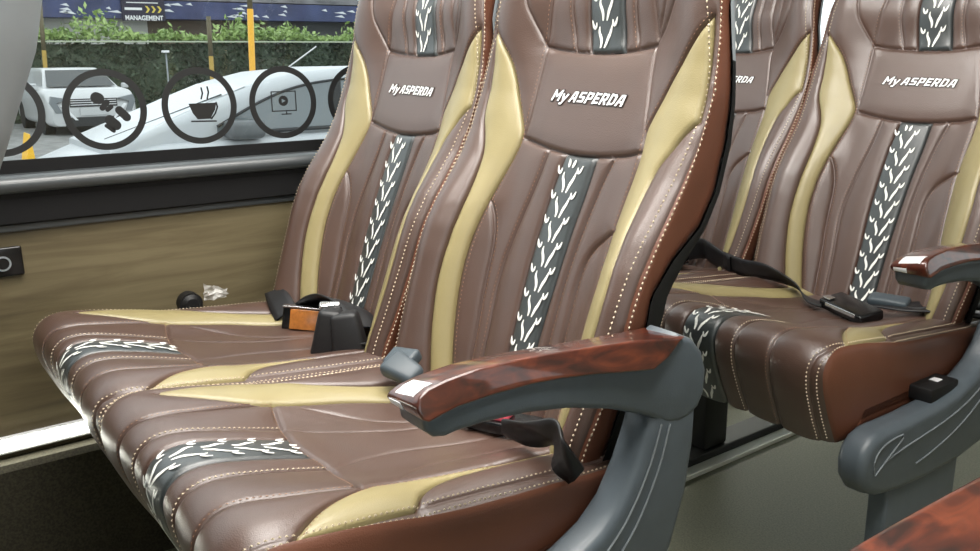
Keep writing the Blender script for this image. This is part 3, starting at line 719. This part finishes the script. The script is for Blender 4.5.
# ledge under the glass
led = [(-1.6985, .95-.187), (-1.676, .95-.187), (-1.664, .95-.1865), (-1.655, .95-.190), (-1.649, .95-.197), (-1.648, .95-.204), (-1.652, .95-.211), (-1.658, .95-.216), (-1.6985, .95-.216)]
o = struct('trim_2', MB().prism(led[::-1], 1, Y0, Y1), M['ledge']); autosmooth(o, 50)
low = [(-1.6985, .95-.2165), (-1.660, .95-.2165), (-1.664, .95-.226), (-1.664, .95-.268), (-1.672, .95-.272), (-1.6985, .95-.272)]
struct('trim_5', MB().prism(low[::-1], 1, Y0, Y1), M['matte_black'])
struct('trim_4', MB().box((-1.7065, Y0, FZ-.20), (-1.6988, Y1, FZ-.1645)), M['matte_black'])
struct('trim_3', MB().box((XW-.01, Y0, FZ-.284), (XW+.006, Y1, FZ-.271), bev=.002), M['ledge'])
struct('window_1', MB().box((-1.704, -.75, FZ-.17), (-1.700, 1.62, FZ+.63)), M['glass'])
struct('window_2', MB().box((-1.704, 1.80, FZ-.17), (-1.700, 3.5, FZ+.63)), M['glass'])
# far side, ends
mb = MB(); mb.box((XR, Y0, 0), (XR+.06, Y1, .80)); mb.box((XR, Y0, 1.60), (XR+.06, Y1, ZC))
for ya, yb in ((Y0, -1.9), (.70, 1.36), (1.62, 3.0), (4.4, Y1)): mb.box((XR, ya, .8), (XR+.06, yb, 1.6))  # unseen piers, widths shaped to place the window reflection on the armrests
struct('wall_right', mb, M['wallr'])
struct('window_3', MB().box((XR+.03, -1.9, .8), (XR+.034, 4.4, 1.6)), M['glass'])
struct('wall_back', MB().box((XW-.05, Y1, 0), (XR+.05, Y1+.05, ZC)), M['wallr'])
mb = MB(); mb.box((XW-.05, Y0-.05, 0), (XR+.05, Y0, ZC)); struct('wall_front', mb, M['wallr'])  # unseen front wall, left solid to cut light falling on the backrests
# LED strip along the wall under the seats
t = thing('strip_light', 'glowing white light strip running along the wall under the seats', 'light', (XW, YB, FZ-.665))
MB().box((.0005, -2.4, -.017), (.012, 3.6, .015), bev=.003).build('light_channel', M['white_pl'], t)
MB().box((.0122, -2.39, -.008), (.0145, 3.59, .010)).build('diffuser', emit('strip_glow', (1, 1, .88, 1), 22), t)
# wall switch
t = thing('wall_switch', 'round black switch in a rounded black plate on the wood wall', 'switch', (XW, .19, FZ-.335))
autosmooth(MB().box((0, -.036, -.026), (.008, .030, .026), bev=.0035, seg=3).build('switch_plate', M['gloss_black'], t))
mb = MB(); mb.disc_ring(-.002, -.002, .0078, .010, .013, 32, dx=.0016); mb.build('switch_ring', M['shell_grey'], t)
mb = MB(); mb.tube([(.0075, -.002, -.002), (.0105, -.002, -.002)], [.009, .0085], 24); mb.build('switch_button', M['gloss_black'], t)
# seat rail
t = thing('seat_rail', 'bright aluminium seat rail on the floor under the row behind', 'rail', (-1.212, 1.4, 0))
MB().box((-.016, -3.4, 0), (.016, 3.0, .010), bev=.0015).build('rail_edge', M['alu'], t)
MB().box((-.085, -3.4, 0), (-.0165, 3.0, .028), bev=.003).build('rail_channel', M['steel_black'], t)
# unseen ceiling lamps, added and sized to light the seats from above
for i, (x, y0, y1, lb) in enumerate(((-1.12, -.15, 1.15, 'long white ceiling lamp, unseen, added to brighten the front window seats'), (-.30, -.15, 1.15, 'long white ceiling lamp, unseen, added to brighten the front of the aisle'))):
    t = thing('ceiling_fill_lamp', lb, 'lamp', (x, (y0+y1)/2, ZC), 0)
    h = (y1-y0)/2
    MB().box((-.22, -h-.02, -.03), (.22, h+.02, -.0005), bev=.006).build('fill_lamp_housing', M['white_pl'], t)
    MB().box((-.20, -h, -.034), (.20, h, -.0305)).build('fill_lamp_diffuser', emit('fill_lamp_glow', (1, .97, .92, 1), 19), t)

# ------------------------------------------------------------------ window decals (flat stickers on the glass)
XG = -1.6995
mdec = plain('sticker_black', rgb(26, 27, 28), .45)
def decal(cy, label, fn=None):
    t = thing('window_sticker', label, 'sticker', (XG, cy, FZ-.085), 0, 'round window stickers')
    MB().disc_ring(0, 0, 0, .0605, .0725, 64).build('ring', mdec, t)
    if fn:
        mb = MB(); fn(mb); mb.build('pictogram', mdec, t)
k = .00168
def cap(mb, x0, y0, x1, y1, r, n=8):
    x0, y0, x1, y1, r = [v*k for v in (x0, y0, x1, y1, r)]; a = math.atan2(-(y1-y0), x1-x0); P = []
    for i in range(n+1): b = a-PI/2+PI*i/n; P.append((x1+r*math.cos(b), -y1+r*math.sin(b)))
    for i in range(n+1): b = a+PI/2+PI*i/n; P.append((x0+r*math.cos(b), -y0+r*math.sin(b)))
    mb.flat(P, 0)
def pic_person(mb):
    cap(mb, -8, -13, -6, -12, 6); cap(mb, -3, -2, 2, -8, 3); cap(mb, 2, 0, 6, -3, 2.4); cap(mb, 14, 1, 21, 9, 4.4); cap(mb, 3, 11, 9, 17, 5.4); cap(mb, -1, 17, 6, 23, 2)
def pic_cup(mb):
    mb.flat([(-13*k, 3*k), (19*k, 3*k), (17*k, -5*k), (13*k, -11*k), (11*k, -15*k), (-4*k, -15*k), (-9*k, -8*k)], 0)
    for (a, b, c, d) in ((19, -3, 20, 2), (20, 2, 17, 9), (17, 9, 12, 15), (-11, 17, 17, 18), (2, -8, 4, -14), (4, -14, 3, -20), (9, -8, 11, -15), (11, -15, 10, -21)): cap(mb, a, b, c, d, .9)
def pic_screen(mb):
    for (a, b, c, d) in ((-15, -13, 16, -13), (16, -13, 16, 10), (16, 10, -15, 10), (-15, 10, -15, -13), (3, 10, 3, 14), (-3, 14, 9, 14)): cap(mb, a, b, c, d, .7)
    P = [(6.2*k*math.cos(a), (2+6.2*math.sin(a))*k) for a in np.linspace(0, 2*PI, 24, endpoint=False)]; T = [(-2*k, 4.5*k), (-2*k, -.5*k), (3*k, 2*k)]
    n = len(P); V = [(0, y, z) for y, z in P]+[(0, y, z) for y, z in T]; F = []
    for i in range(n):
        a = (i+.5)/n*2*PI; j = min(range(3), key=lambda q: abs(((math.atan2(T[q][1]-2*k, T[q][0])-a+PI) % (2*PI))-PI)); i2 = (i+1) % n; a2 = (i+1.5)/n*2*PI
        j2 = min(range(3), key=lambda q: abs(((math.atan2(T[q][1]-2*k, T[q][0])-a2+PI) % (2*PI))-PI))
        F.append((i, i2, n+j)); 
        if j2 != j: F.append((i2, n+j2, n+j))
    mb.add(V, F)
decal(.218, 'black ring sticker on the window cut by the seat shell at the left edge')
decal(.390, 'round black window sticker showing a reclining seated figure, second from the left', pic_person)
decal(.562, 'round black window sticker showing a steaming cup', pic_cup)
decal(.733, 'round black window sticker showing a screen with a play mark', pic_screen)
decal(.905, 'black ring sticker half hidden behind the window seat backrest')

# ------------------------------------------------------------------ outside
GZ = FZ-1.60
struct('road', MB().box((-60, -25, GZ-.1), (-1.95, 60, GZ)), M['asphalt'])
mleaf = {}
def leafmat(name, a, c, scale=1.2):
    m, nt, b = newmat(name); n = tex(nt, 'ShaderNodeTexNoise', scale, Detail=5); w = tex(nt, 'ShaderNodeTexWhiteNoise') if False else tex(nt, 'ShaderNodeTexNoise', 25, Detail=1)
    mx = nt.nodes.new('ShaderNodeMix'); mx.data_type = 'FLOAT'; mx.inputs[0].default_value = .5; nt.links.new(n.outputs[0], mx.inputs[2]); nt.links.new(w.outputs[0], mx.inputs[3])
    nt.links.new(ramp(nt, mx.outputs[0], [(.38, a), (.6, c)]), b.inputs['Base Color']); b.inputs['Roughness'].default_value = .6; return m
def leaves(mb, n, fx, size, m=0):
    for _ in range(n):
        c = Vector(fx()); s = size*random.uniform(.6, 1.3); a = Vector((random.gauss(0, 1), random.gauss(0, 1), random.gauss(0, 1))).normalized(); b = a.cross(Vector((random.gauss(0, 1), random.gauss(0, 1), random.gauss(0, 1)))).normalized()
        mb.add([c-a*s, c+b*s*.45, c+a*s, c-b*s*.45], [(0, 1, 2, 3)], m)
HX = -26.5; HT = FZ+.55
mb = MB(); mb.box((HX-1.2, -6, GZ), (HX-.12, 26, HT-.08))
leaves(mb, 15000, lambda: (HX-.12+random.uniform(-.05, .22), random.uniform(-6, 26), random.uniform(GZ, HT)), .085)
hd = mb.build('hedge', leafmat('hedge_leaf', rgb(38, 48, 34), rgb(84, 98, 78))); MB().box((HX-.10, -6, HT-.035), (HX+.16, 26, HT+.005)).build('top_rail', plain('pale_rail', rgb(176, 186, 160), .7), hd)
tag(hd, 'dark green clipped hedge wall along the far side of the yard', 'hedge')
mb = MB()
def vine():
    y = random.uniform(-6, 26); hh = .30+.22*math.sin(y*1.3)+.16*math.sin(y*3.1+1)
    return (HX-.5+random.uniform(-.6, .45), y, HT+.06+abs(random.gauss(0, 1))*max(.08, hh)*.55)
leaves(mb, 9000, vine, .10)
vn = mb.build('creeper', leafmat('creeper_leaf', rgb(108, 136, 76), rgb(170, 192, 122))); tag(vn, 'bright green creeper growing along the top of the hedge wall', 'creeper', kind='stuff')
# building behind
BX = -33
t = thing('long_building', 'long grey building with a blue fascia and dark roof beyond the hedge', 'building', (BX, 10, GZ))
mb = MB()
for i, (ya, yb, cc) in enumerate(((-18, -1.2, 0), (-1.2, 1.5, 1), (1.5, 6, 2), (6, 14, 3), (14, 26, 2))): mb.box((-6, ya-2.2, 0), (0, yb-2.2, 3.06), cc)
mb.build('wall', [plain('wall_white', rgb(196, 196, 192), .8), plain('wall_pale', rgb(215, 215, 210), .8), plain('wall_brown', rgb(112, 100, 90), .8), plain('wall_grey', rgb(96, 96, 98), .8)], t)
fas = MB().box((-.3, -22, 3.02), (.9, 26, 3.62)).build('fascia', speck('blue_fascia', rgb(50, 58, 92), rgb(66, 76, 116), 1.2), t)
mb = MB()
for i in range(46):
    y = random.uniform(-13, 10); z = random.uniform(3.12, 3.55); w = random.uniform(.15, .55)
    mb.prism([(y, z), (y+w, z-.05), (y+w*.7, z+.05)], 0, .9, .915)
mb.build('fascia_mark', plain('white_mark', rgb(225, 228, 232), .6), fas)
mb = MB().prism([(.85, 3.62), (.9, 3.66), (-7, 6.4), (-7, 3.62)], 1, -22, 26); rf = mb.build('roof', speck('dark_roof', rgb(52, 50, 54), rgb(84, 82, 86), 1.2), t)
mb = MB()
for j, (xx, zz) in enumerate(((.55, 3.87), (-.6, 4.27), (-1.9, 4.72))):
    for i in range(40):
        if random.random() < .75: y = -13+i*.62; mb.box((xx-.05, y, zz), (xx+.05, y+random.uniform(.2, .5), zz+.09))
mb.build('roof_light', plain('white_strip', rgb(235, 238, 240), .5), rf)
# sign on the fascia
t = thing('parking_sign', 'dark sign with yellow chevrons reading MANAGEMENT on the blue fascia', 'sign', (BX+.92, 8.95, FZ+1.72))
MB().box((0, -.72, -.38), (.06, .72, .36), bev=.01).build('sign_board', plain('sign_dark', rgb(40, 38, 58), .6), t)
mb = MB()
for i in range(3):
    y = .06+i*.20; z = .0
    mb.prism([(y, z+.11), (y+.07, z+.11), (y+.15, z), (y+.07, z-.11), (y, z-.11), (y+.08, z)], 0, .06, .07)
mb.build('chevron', plain('sign_yellow', rgb(228, 206, 90), .5), t)
V, F = text_mesh('MANAGEMENT', .26, .008, 0); mb = MB(); kk = 1.26/(V[:, 0].max()-V[:, 0].min())
mb.add([(.066, x*kk, y*.85-.36) for x, y, z in V], F)
mb.box((.06, -.62, -.03), (.068, -.05, .05)); mb.box((.06, -.55, .2), (.068, .5, .23))
mb.build('sign_text', plain('sign_white', rgb(240, 240, 240), .5), t)
# poles
def pole(name, label, cat, x, y, z1, r, mats, lean=0, split=None):
    t = thing(name, label, cat, (x, y, GZ))
    H = z1-GZ
    if split:
        MB().tube([(0, 0, 0), (0, lean*split/H, split)], r, 10).build('lower_post', mats[0], t, True); MB().tube([(0, lean*split/H, split), (0, lean, H)], r, 10).build('upper_post', mats[1], t, True)
    else: MB().tube([(0, 0, 0), (0, lean, H)], r, 10).build('post', mats[0], t, True)
    return t
myel = plain('yellow_paint', rgb(232, 172, 48), .5, var=.05); mbrn = plain('weathered_post', rgb(104, 96, 74), .7, var=.2, vscale=3); mtan = plain('tan_post', rgb(166, 138, 66), .7, var=.2, vscale=3)
t = pole('yellow_post', 'tall yellow post standing beyond the silver car', 'post', -12, 4.69, FZ+.68, .042, [myel, mbrn], .09)
MB().tube([(0, .09, .68+1.6), (0, .12, 3.6)], .036, 10).build('top_pipe', mbrn, t, True)
t = pole('post', 'weathered tan post left of the white car', 'post', -25.95, 4.52, FZ+1.5, .055, [mtan, mbrn], .13, 1.9)
t = pole('post', 'weathered post by the hedge right of the lamp post', 'post', -22, 7.62, FZ+1.05, .055, [mtan, mbrn], .06, 1.7)
t = thing('lamp_post', 'slender grey lamp post in front of the hedge', 'lamp post', (-21, 6.25, GZ))
MB().tube([(0, 0, 0), (0, .02, 1.80)], .018, 8).build('post', M['shell_grey'], t, True); MB().box((-.08, -.06, 1.78), (.08, .08, 1.83), bev=.01).build('lamp_head', M['white_pl'], t)
# yellow barrier machine
t = thing('barrier', 'yellow parking barrier box seen beside the left ring sticker', 'barrier', (-12.4, 1.86, GZ))
autosmooth(MB().prism([(-.14, 0), (.07, 0), (.07, .16), (.035, .16), (.0, .56), (-.01, .56), (-.09, .16), (-.14, .16)], 0, -.14, .14, bev=.01).build('housing', plain('barrier_yellow', rgb(246, 190, 40), .45), t))
MB().box((-.1, -.125, .17), (.145, -.06, .25), bev=.005).build('panel', M['black'], t); MB().box((-.25, -.24, 0), (.25, .2, .015)).build('base', plain('base_tan', rgb(190, 168, 110), .7), t)
t.location.z = GZ+.0; t.scale = (1.35, 1.25, 1.30); t.location = (-12.4, 1.88, GZ)

# ---- white SUV facing the coach
mwhite = plain('white_car_paint', rgb(188, 190, 191), .3, .5, coat=.4)
msilver = plain('silver_car_paint', rgb(186, 190, 193), .32, .5, coat=.4)
mcar = plain('car_glass', rgb(42, 48, 50), .08, .6); mtyre = plain('tyre', rgb(28, 28, 28), .8); mdark = plain('dark_grille', rgb(40, 42, 44), .5)
def loft(mb, secs, m=0, cap=True):
    n = len(secs[0]); V = [p for s in secs for p in s]; F = []
    for j in range(len(secs)-1):
        for i in range(n): F.append((j*n+i, j*n+(i+1) % n, (j+1)*n+(i+1) % n, (j+1)*n+i))
    if cap: F += [tuple(range(n))[::-1], tuple((len(secs)-1)*n+i for i in range(n))]
    b = bmesh.new(); vs = [b.verts.new(v) for v in V]
    for f in F: b.faces.new([vs[i] for i in f])
    return mb.bm(b, m)
def rr(x, hw, z0, z1, r=.12, n=4, topin=0):
    P = []
    for cx, cz, a0 in ((hw-r, z0+r, -PI/2), (hw-r-topin, z1-r, 0), (-hw+r+topin, z1-r, PI/2), (-hw+r, z0+r, PI)):
        for i in range(n+1): a = a0+PI/2*i/n; P.append((x, cx+r*math.cos(a), cz+r*math.sin(a)))
    return P
suv = thing('white_car', 'white sport utility car facing the window from in front of the hedge', 'car', (-21.2, 4.63, GZ))
mb = MB(); loft(mb, [rr(0, .86, .22, .62), rr(-.10, .92, .2, .80), rr(-.35, .94, .2, .98, .14), rr(-1.1, .95, .2, 1.02, .14), rr(-1.3, .95, .2, 1.03, .14), rr(-3.9, .94, .2, 1.05, .14), rr(-4.3, .86, .3, .95)])
autosmooth(mb.build('body', mwhite, suv))
mb = MB(); loft(mb, [rr(-1.05, .82, .98, 1.02, .015), rr(-1.75, .68, .98, 1.40, .10), rr(-2.1, .67, .98, 1.46, .10, topin=.02), rr(-3.6, .66, .98, 1.46, .1), rr(-4.1, .74, .98, 1.05, .03)]); cab = autosmooth(mb.build('cabin', mwhite, suv))
mb = MB(); mb.add([(-1.02, -.74, 1.03), (-1.02, .74, 1.03), (-1.70, .61, 1.395), (-1.70, -.61, 1.395)], [(0, 1, 2, 3)]); mb.add([(-1.04, -.74, 1.03), (-1.04, .74, 1.03), (-1.72, .61, 1.39), (-1.72, -.61, 1.39)], [(3, 2, 1, 0)]); mb.V = [(x+.03, y, z+.02) for x, y, z in mb.V]; mb.build('windscreen', mcar, cab)
for s in (-1, 1):
    mb = MB(); mb.box((-1.35, s*.95, .98), (-1.2, s*1.10, 1.10), bev=.03); mb.build('wing_mirror', mwhite, suv)
    mb = MB(); P = [(s*.52, .80), (s*.86, .87), (s*.90, .72), (s*.80, .50), (s*.66, .50), (s*.76, .72)]; mb.prism(P if s > 0 else P[::-1], 0, -.14, .015, bev=.004); mb.build('headlight', plain('lamp_lens', rgb(120, 126, 130), .12), suv)
    mb = MB(); mb.prism([(s*.36, .34), (s*.42, .34), (s*.70, .66), (s*.64, .68)][::s], 0, .0, .04); mb.build('chrome_strip', M['white_pl'], suv)
    for x in (-.85, -3.4):
        mb = MB(); mb.tube([(x, s*.72, .34), (x, s*.945, .34)], .34, 24); mb.build('wheel', mtyre, suv)
mb = MB(); mb.box((-.05, -.5, .62), (.012, .5, .80)); mb.box((-.05, -.62, .20), (.02, .62, .40)); mb.build('grille', mdark, suv)
mb = MB()
for z in (.66, .71, .76): mb.box((.012, -.48, z), (.02, .48, z+.014))
mb.build('grille_bar', M['white_pl'], suv)
mb = MB(); mb.box((.0, -.30, .44), (.035, .30, .60)); mb.build('number_plate', mwhite, suv)
mb = MB()
for a in (PI/2, PI/2+2*PI/3, PI/2+4*PI/3):
    c, s_ = math.cos(a), math.sin(a); r = .075; w = .026
    mb.prism([(0+c*0, .73), (c*r*.5-s_*w, .73+s_*r*.5+c*w), (c*r, .73+s_*r), (c*r*.5+s_*w, .73+s_*r*.5-c*w)], 0, .015, .03)
mb.build('emblem', M['silver'], suv)

# ---- nearer silver car, side on
car = thing('silver_car', 'pale silver car passing side on close outside the window', 'car', (-7.70, 3.6, GZ))
def sec(y, hw, z0, z1, r): return [(b, y, c) for _, b, c in rr(0, hw, z0, z1, r)]
prof = [(-2.45, .62, .30, .70, .1), (-2.3, .74, .22, .80, .14), (-1.95, .80, .2, .92, .12), (-1.6, .82, .2, .97, .10), (1.6, .82, .2, 1.0, .10), (2.1, .78, .25, 1.0, .14), (2.3, .70, .35, .9, .1)]
mb = MB(); loft(mb, [sec(*p) for p in prof]); autosmooth(mb.build('body', msilver, car))
GH = [(-2.0, .72, .86, .95, .03), (-1.6, .70, .88, 1.11, .06), (-1.2, .69, .88, 1.265, .09), (-.80, .68, .9, 1.41, .11), (-.45, .67, .9, 1.49, .12), (.05, .66, .9, 1.53, .12), (.8, .66, .9, 1.53, .12), (1.5, .67, .9, 1.40, .12), (2.0, .69, .9, 1.1, .06)]
mb = MB(); loft(mb, [sec(*p) for p in GH]); cb = autosmooth(mb.build('cabin', msilver, car))
mpale = plain('pale_car_glass', rgb(112, 120, 123), .10, .8)
mb = MB()
scr = [(-1.93, .955), (-1.6, 1.105), (-1.2, 1.262), (-.86, 1.385)]
V = []
for y, z in scr: V += [(-.60, y, z+.006), (.60, y, z+.006)]
mb.add(V, [(2*i, 2*i+1, 2*i+3, 2*i+2) for i in range(3)]); mb.build('windscreen', plain('windscreen_sky_sheen', rgb(176, 184, 188), .12, .8), cb)  # pale grey puts the sky's reflection into the glass colour
mb = MB(); mb.tube([(.15, -1.9, .985), (.55, -1.05, 1.325)], .010, 6); mb.build('wiper', mdark, cb)
top = curve([(-1.16, 1.08), (-.78, 1.27), (-.48, 1.375), (-.15, 1.425), (.3, 1.445), (.9, 1.43), (1.5, 1.28)], .06, 2)
P = [tuple(p) for p in top]+[(1.5, 1.03), (-1.16, 1.02)]
mb = MB(); mb.prism(P, 0, .668, .694); mb.build('side_window', mpale, cb)
mb = MB(); mb.tube([(.695, y, z) for y, z in top], .012, 6); mb.tube([(.697, -1.16, 1.02), (.697, 1.5, 1.03)], .018, 6); mb.box((.69, -.12, 1.03), (.70, -.04, 1.42)); mb.build('window_seal', mdark, cb)
mb = MB(); mb.box((.68, -1.12, .98), (.90, -.82, 1.13), bev=.045, seg=3); autosmooth(mb.build('wing_mirror', plain('mirror_grey', rgb(96, 100, 102), .3), car))
mb = MB(); mb.tube([(-.35, -.05, 1.53), (-.35, .25, 1.72)], .007, 6); mb.build('aerial', M['silver'], car)
for y in (-1.35, 1.35):
    mb = MB(); mb.tube([(.62, y, .32), (.83, y, .32)], .32, 24); mb.build('wheel', mtyre, car)

# ------------------------------------------------------------------ light, camera
wd = bpy.data.worlds.new('World'); S.world = wd; wd.use_nodes = True; nt = wd.node_tree; bg = nt.nodes['Background']
bg.inputs[0].default_value = (.90, .96, 1.0, 1); bg.inputs[1].default_value = 1.8
R = [[0.5951568341528836, 0.8035406381962985, -0.010525470450407064], [0.19011383975631244, -0.1535130197384691, -0.9696857638966799], [-0.7807977143244134, 0.5751140717613, -0.24412851895653254]]
cd = bpy.data.cameras.new('camera'); cam = bpy.data.objects.new('camera', cd); C.objects.link(cam)
cm = Matrix((R[0], [-v for v in R[1]], [-v for v in R[2]])).transposed().to_4x4(); cm.translation = (0, 0, FZ); cam.matrix_world = cm
cd.sensor_width = 36; cd.lens = 866.886/980*36; cd.clip_start = .02; cd.clip_end = 300
S.camera = cam
S.view_settings.view_transform = 'Standard'; S.view_settings.look = 'None'; S.view_settings.gamma = 1; S.view_settings.exposure = .08
S.view_settings.use_curve_mapping = False
S.cycles.use_denoising = True
S.cycles.max_bounces = 8; S.cycles.transparent_max_bounces = 12; S.cycles.sample_clamp_indirect = 4
